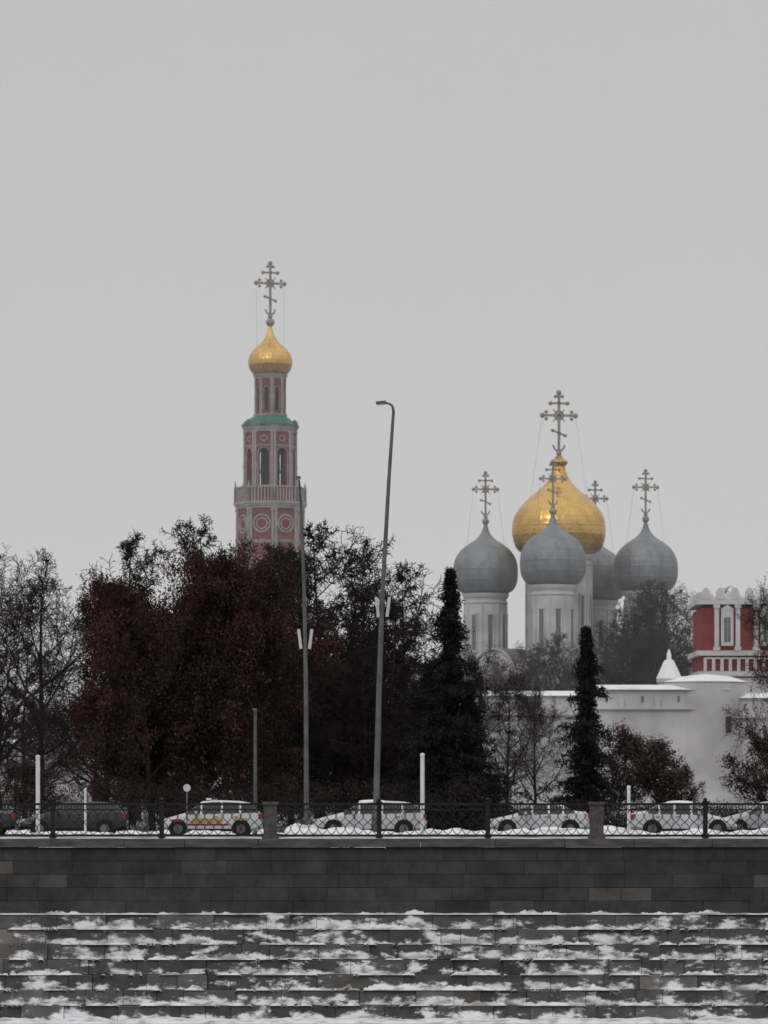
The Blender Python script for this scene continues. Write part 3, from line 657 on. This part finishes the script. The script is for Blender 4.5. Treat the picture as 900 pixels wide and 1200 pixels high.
# ------------------------------------------------------------ cathedral
CX,CY=20.5,450; ca=empty('cathedral',(CX,CY,0)); 
walls=MB(); trim=MB(); roof=MB()
a45=R(43)
hs=10.8
for sidek in range(4):
    ang=a45+sidek*math.pi/2; nx,ny=math.cos(ang),math.sin(ang); tx,ty=-ny,nx
    for b_ in(-1,0,1):
        W_=2*hs/3; uc=b_*W_
        pf=lambda u,z,d,uc=uc,nx=nx,ny=ny,tx=tx,ty=ty:(CX+nx*(hs-d)+tx*(u+uc),CY+ny*(hs-d)+ty*(u+uc),z)
        arch_panel(walls,pf,W_,0,15.2,1.3,8,11.8,'white',.5,'white','dark')
        n=14;h=W_/2-.05
        A=[(h*math.cos(math.pi*(1-i/n)),15.2+h*math.sin(math.pi*i/n)) for i in range(n+1)]
        walls.add([pf(p[0],p[1],.1) for p in A]+[pf(p[0],p[1],1.6) for p in A],[tuple(range(n+1))]+[(i,i+1,n+2+i,n+1+i) for i in range(n)],'white')
        trim.poly([pf(p[0],p[1],.02) for p in A],.2,6,'white2')
        roof.add([pf(p[0]*1.02,p[1]+.12,0) for p in A]+[pf(p[0]*1.02,p[1]+.12,6.0) for p in A],[(i,i+1,n+2+i,n+1+i) for i in range(n)],'roofgrey')
    for b_ in(-1.5,-.5,.5,1.5):
        u=b_*2*hs/3*.985; x=CX+nx*(hs+.12)+tx*u; y=CY+ny*(hs+.12)+ty*u
        trim.box((x,y,7.7),(.5,.9,15.4),'white',rz=ang)
    x=CX+nx*(hs+.1);y=CY+ny*(hs+.1); trim.box((x,y,15.3),(.7,2*hs+.4,.4),'white2',rz=ang)
roof.box((CX,CY,17.6),(15,15,2.2),'roofgrey',rz=a45)
for v in(-6.5,0,6.5):
    x,y=(CX-math.cos(a45)*hs+math.sin(a45)*v, CY-math.sin(a45)*hs-math.cos(a45)*v)
    walls.lathe((x,y,0),[(3.1,0),(3.1,11),(3.3,11.2),(3.3,11.7)],24,'white'); roof.lathe((x,y,11.7),[(3.35,0),(2.6,1.1),(.05,2.2)],24,'roofgrey')
def drum(x,y,z0,z1,r,nw):
    walls.lathe((x,y,0),[(r,z0),(r,z1-.5)],40,'white')
    trim.lathe((x,y,0),[(r+.02,z1-1.2),(r+.14,z1-1.15),(r+.14,z1-.95),(r+.03,z1-.9)],40,'white')
    trim.lathe((x,y,0),[(r,z1-.6),(r+.2,z1-.5),(r+.2,z1-.3),(r+.3,z1-.2),(r+.3,z1),(r-.3,z1+.02)],40,'white')
    trim.lathe((x,y,0),[(r,z0),(r+.35,z0),(r+.35,z0+.8),(r+.02,z0+.9)],40,'white')
    for i in range(nw):
        a=i*2*math.pi/nw+.2; cx_,cy_=math.cos(a),math.sin(a); h_=(z1-z0)*.5; zm=z0+1.4+h_/2
        trim.box((x+cx_*(r+.03),y+cy_*(r+.03),zm),(.12,.42,h_),'roofgrey',rz=a)
        a2=a+math.pi/nw; trim.tube((x+math.cos(a2)*(r+.04),y+math.sin(a2)*(r+.04),z0+.9),(x+math.cos(a2)*(r+.04),y+math.sin(a2)*(r+.04),z1-1.1),.11,.11,6,'white')
        for s2 in(-1,1):
            a3=a+s2*.36/r; trim.box((x+math.cos(a3)*(r+.06),y+math.sin(a3)*(r+.06),zm),(.2,.14,h_+.3),'white',rz=a)
        trim.box((x+cx_*(r+.08),y+cy_*(r+.08),zm+h_/2+.15),(.2,.85,.2),'white',rz=a)
gp=[(2.5,0),(3.2,.4),(3.68,1.3),(3.8,2.6),(3.62,3.9),(3.0,5.0),(2.05,5.8),(1.15,6.4),(.55,7.1),(.26,7.9),(.12,8.6)]
for i,(x,y,zb_) in enumerate([(11.9,450,25.5),(19.4,441,26.0),(30.8,452,25.9),(25.3,460,25.2)]):
    drum(x,y,17.5,zb_,2.45,8)
    onion(ca,'grey_dome_%d'%(i+1),(x,y,zb_),gp,'silver')
    mb=MB(); cross(mb,x,y,zb_+8.5,5.7,rz=R(10),chain=2.2,zc=zb_+5.6); mb.make('cross_%d'%(i+1),ca)
drum(CX,CY,17.5,30.0,3.8,12)
onion(ca,'gold_dome',(CX,CY,30.0),[(3.8,0),(4.9,.7),(5.4,1.9),(5.5,3.2),(5.25,4.5),(4.5,5.7),(3.3,6.9),(2.2,7.8),(1.4,8.7),(.95,9.6),(.75,10.4),(.95,10.7),(1.05,11.0),(.6,11.35),(.2,11.7)],'gold')
mb=MB(); cross(mb,CX,CY,41.2,7.9,rz=R(10),chain=3.4,zc=36.4); mb.make('cross_5',ca)
walls.make('white_walls',ca); trim.make('stone_trim',ca); roof.make('roof',ca)

# ------------------------------------------------------------ red and white palace building
gx0,gx1=28.5,47.0; gy=345
gh=empty('palace_building',((gx0+gx1)/2,gy,0)); w=MB(); tr=MB(); rf=MB()
w.box(((gx0+gx1)/2,gy+5,6.2),(gx1-gx0,10,12.4),'white')
w.box(((gx0+gx1)/2,gy+5,15.55),(gx1-gx0-.1,9.9,6.3),'brick_g')
per=3.55
nb=int((gx1-gx0)/per)+1
for i in range(nb+1):
    xc=gx0+.1+i*per
    for x in(xc+1.05,xc+2.95):
        if x<gx1-.3: 
            tr.box((x+.22,gy-.12,16.9),(.40,.5,3.9),'white'); tr.box((x+.22,gy-.16,15.0),(.6,.66,.35),'white'); tr.box((x+.22,gy-.16,18.8),(.6,.66,.3),'white')
    x=xc+2.22
    if x<gx1:
        tr.box((x,gy-.06,16.9),(1.1,.4,3.3),'white'); tr.box((x,gy-.26,16.7),(.6,.06,2.2),'roofgrey'); tr.box((x,gy-.30,16.7),(.06,.05,2.2),'white2'); tr.box((x,gy-.30,17.0),(.6,.045,.06),'white2')
        tr.add([(x-.65,gy-.3,18.5),(x+.65,gy-.3,18.5),(x,gy-.3,19.0)],[(0,1,2)],'white')
for zz,h,o in((14.6,.45,.4),(12.75,.45,.3),(19.2,.45,.45)):
    tr.box(((gx0+gx1)/2,gy+5,zz),(gx1-gx0+2*o,10+2*o,h),'white')
for i in range(26):
    x=gx0+.35+i*.75
    if x<gx1: tr.box((x,gy-.1,13.6),(.28,.35,1.2),'white'); tr.box((x+.37,gy-.1,14.15),(.5,.3,.16),'white')
n=int((gx1-gx0)/1.3)
for yy in(gy-.2,gy+10.2):
    for i in range(n+1):
        x=gx0+.4+i*1.3; tr.box((x,yy,19.75),(.75,.5,.7),'white'); tr.add([(x-.37,yy-.25,20.1),(x+.37,yy-.25,20.1),(x+.15,yy-.25,20.45),(x-.15,yy-.25,20.45),(x-.37,yy+.25,20.1),(x+.37,yy+.25,20.1),(x+.15,yy+.25,20.45),(x-.15,yy+.25,20.45)],[(0,1,2,3),(4,5,6,7),(1,5,6,2),(0,4,7,3),(3,2,6,7)],'white')
for j in range(7): tr.box((gx0-.02,gy+.6+j*1.45,19.75),(.4,.75,.7),'white')
rf.box(((gx0+gx1)/2,gy+5,19.5),(gx1-gx0-.5,9.5,.3),'snow')
w.make('walls',gh); tr.make('columns_and_windows',gh); rf.make('snowy_roof',gh)

# ------------------------------------------------------------ convent wall
def hwall(x0,x1,y,h,seed):
    w.box(((x0+x1)/2,y+1,h/2),(x1-x0,2,h),'white')
    tr.box(((x0+x1)/2,y+.9,h-1.6),(x1-x0,2.5,.2),'white')
    rf.add([(x0,y-.4,h),(x1,y-.4,h),(x1,y+1,h+.45),(x0,y+1,h+.45),(x1,y+2.4,h),(x0,y+2.4,h)],[(0,1,2,3),(3,2,4,5),(0,3,5),(1,4,2)],'snow')
    x=x0+1.5
    while x<x1-1:
        tr.box((x,y-.02,h-.8),(.2,.1,.5),'roofgrey'); tr.box((x+1.3,y-.08,h-1.1),(.45,.25,.9),'white')
        x+=3.1
cw=empty('convent_wall',(0,330,0)); w=MB();tr=MB();rf=MB()
hwall(-120,-4,332,6.3,1); hwall(-4,17.6,331,10.4,2); hwall(17.6,29.6,330,10.9,3); hwall(29.6,90,331,10.2,4)
w.make('wall_masonry',cw); tr.make('wall_trim',cw); rf.make('snowy_wall_roof',cw)
tw=empty('wall_tower',(27.9,331,0)); mb=MB()
mb.lathe((27.9,333,0),[(3.9,0),(3.5,9.2),(3.6,9.5),(3.6,11.5),(3.5,11.6)],28,'white'); 
aa=R(297); mb.box((27.9+3.66*math.cos(aa),333+3.66*math.sin(aa),7.9),(.35,.36,1.4),'dark',rz=aa)
mb.make('tower_body',tw); mb=MB(); mb.lathe((27.9,333,11.6),[(3.7,0),(2.2,.5),(.05,.75)],28,'snow'); mb.make('snowy_roof',tw)
tt=empty('tent_roof_turret',(24.9,335.5,0)); mb=MB(); mb.lathe((24.9,335.5,0),[(1.0,0),(1.0,11.6),(1.15,11.7),(1.15,12.0)],8,'white',R(22.5),False); mb.make('turret_body',tt)
mb=MB(); mb.lathe((24.9,335.5,12.0),[(1.2,0),(.45,1.6),(.22,1.7),(.22,2.1),(.04,2.6)],8,'snow',R(22.5),False); mb.make('tent_roof',tt)

# ------------------------------------------------------------ haze (thin homogeneous winter mist)
hz=MB(); hz.box((0,520,70),(700,560,150),'white'); ob=hz.make('mist')
m=bpy.data.materials.new('mist'); m.use_nodes=True; nt=m.node_tree; nt.nodes.clear()
vo=N(nt,'ShaderNodeVolumeScatter'); vo.inputs['Density'].default_value=.00052; vo.inputs['Color'].default_value=(1,1,1,1)
ou=N(nt,'ShaderNodeOutputMaterial'); nt.links.new(vo.outputs[0],ou.inputs['Volume']); ob.data.materials.clear(); ob.data.materials.append(m)

# ------------------------------------------------------------ world and light
wd=bpy.data.worlds.new('World'); scene.world=wd; wd.use_nodes=True; nt=wd.node_tree; L=nt.links
bg=nt.nodes['Background']; bg.inputs['Strength'].default_value=.1
el,rot=R(38),R(205)
sky=N(nt,'ShaderNodeTexSky',sky_type='NISHITA'); sky.sun_disc=False; sky.sun_elevation=el; sky.sun_rotation=rot
hsv=N(nt,'ShaderNodeHueSaturation'); hsv.inputs['Saturation'].default_value=.12; L.new(sky.outputs[0],hsv.inputs['Color'])
tc=N(nt,'ShaderNodeTexCoord'); sx=N(nt,'ShaderNodeSeparateXYZ'); L.new(tc.outputs['Generated'],sx.inputs[0])
mp=N(nt,'ShaderNodeMapping'); mp.inputs['Scale'].default_value=(3,3,9); L.new(tc.outputs['Generated'],mp.inputs['Vector'])
no=N(nt,'ShaderNodeTexNoise'); no.inputs['Scale'].default_value=1.2; no.inputs['Detail'].default_value=3; L.new(mp.outputs[0],no.inputs['Vector'])
ma=N(nt,'ShaderNodeMath',operation='MULTIPLY_ADD'); ma.inputs[1].default_value=.06; L.new(no.outputs['Fac'],ma.inputs[0]); L.new(sx.outputs[2],ma.inputs[2])
rp=N(nt,'ShaderNodeValToRGB'); cr=rp.color_ramp
cr.elements[0].position=0; cr.elements[0].color=(.64,.63,.635,1); cr.elements[1].position=1; cr.elements[1].color=(1,1,1,1)
for p,v in((.08,(.64,.63,.637)),(.16,(.60,.595,.602)),(.25,(.54,.537,.547)),(.5,(.78,.78,.79))):
    e=cr.elements.new(p); e.color=(*v,1)
L.new(ma.outputs[0],rp.inputs['Fac'])
sc=N(nt,'ShaderNodeVectorMath',operation='SCALE'); sc.inputs['Scale'].default_value=10; L.new(rp.outputs['Color'],sc.inputs[0])
mx=N(nt,'ShaderNodeMix',data_type='RGBA'); mx.inputs['Factor'].default_value=.93; L.new(hsv.outputs[0],mx.inputs['A']); L.new(sc.outputs[0],mx.inputs['B'])
L.new(mx.outputs['Result'],bg.inputs['Color'])
sl=bpy.data.lights.new('sun','SUN'); sl.energy=.5; sl.angle=R(25); sl.color=(1,.97,.93); so=bpy.data.objects.new('sun',sl); COL.objects.link(so)
d=Vector((math.sin(rot)*math.cos(el),math.cos(rot)*math.cos(el),math.sin(el))); so.rotation_euler=d.to_track_quat('Z','Y').to_euler()

# ------------------------------------------------------------ camera
cd=bpy.data.cameras.new('camera'); cd.sensor_fit='HORIZONTAL'; cd.sensor_width=36; cd.lens=180; cd.shift_y=335/900; cd.clip_start=1; cd.clip_end=8000
cd.dof.use_dof=True; cd.dof.focus_distance=100; cd.dof.aperture_fstop=4.6
co_=bpy.data.objects.new('camera',cd); COL.objects.link(co_); co_.location=(0,0,1.6); co_.rotation_euler=(R(90),0,0); scene.camera=co_
scene.view_settings.view_transform='Standard'; scene.view_settings.look='None'; scene.view_settings.exposure=0
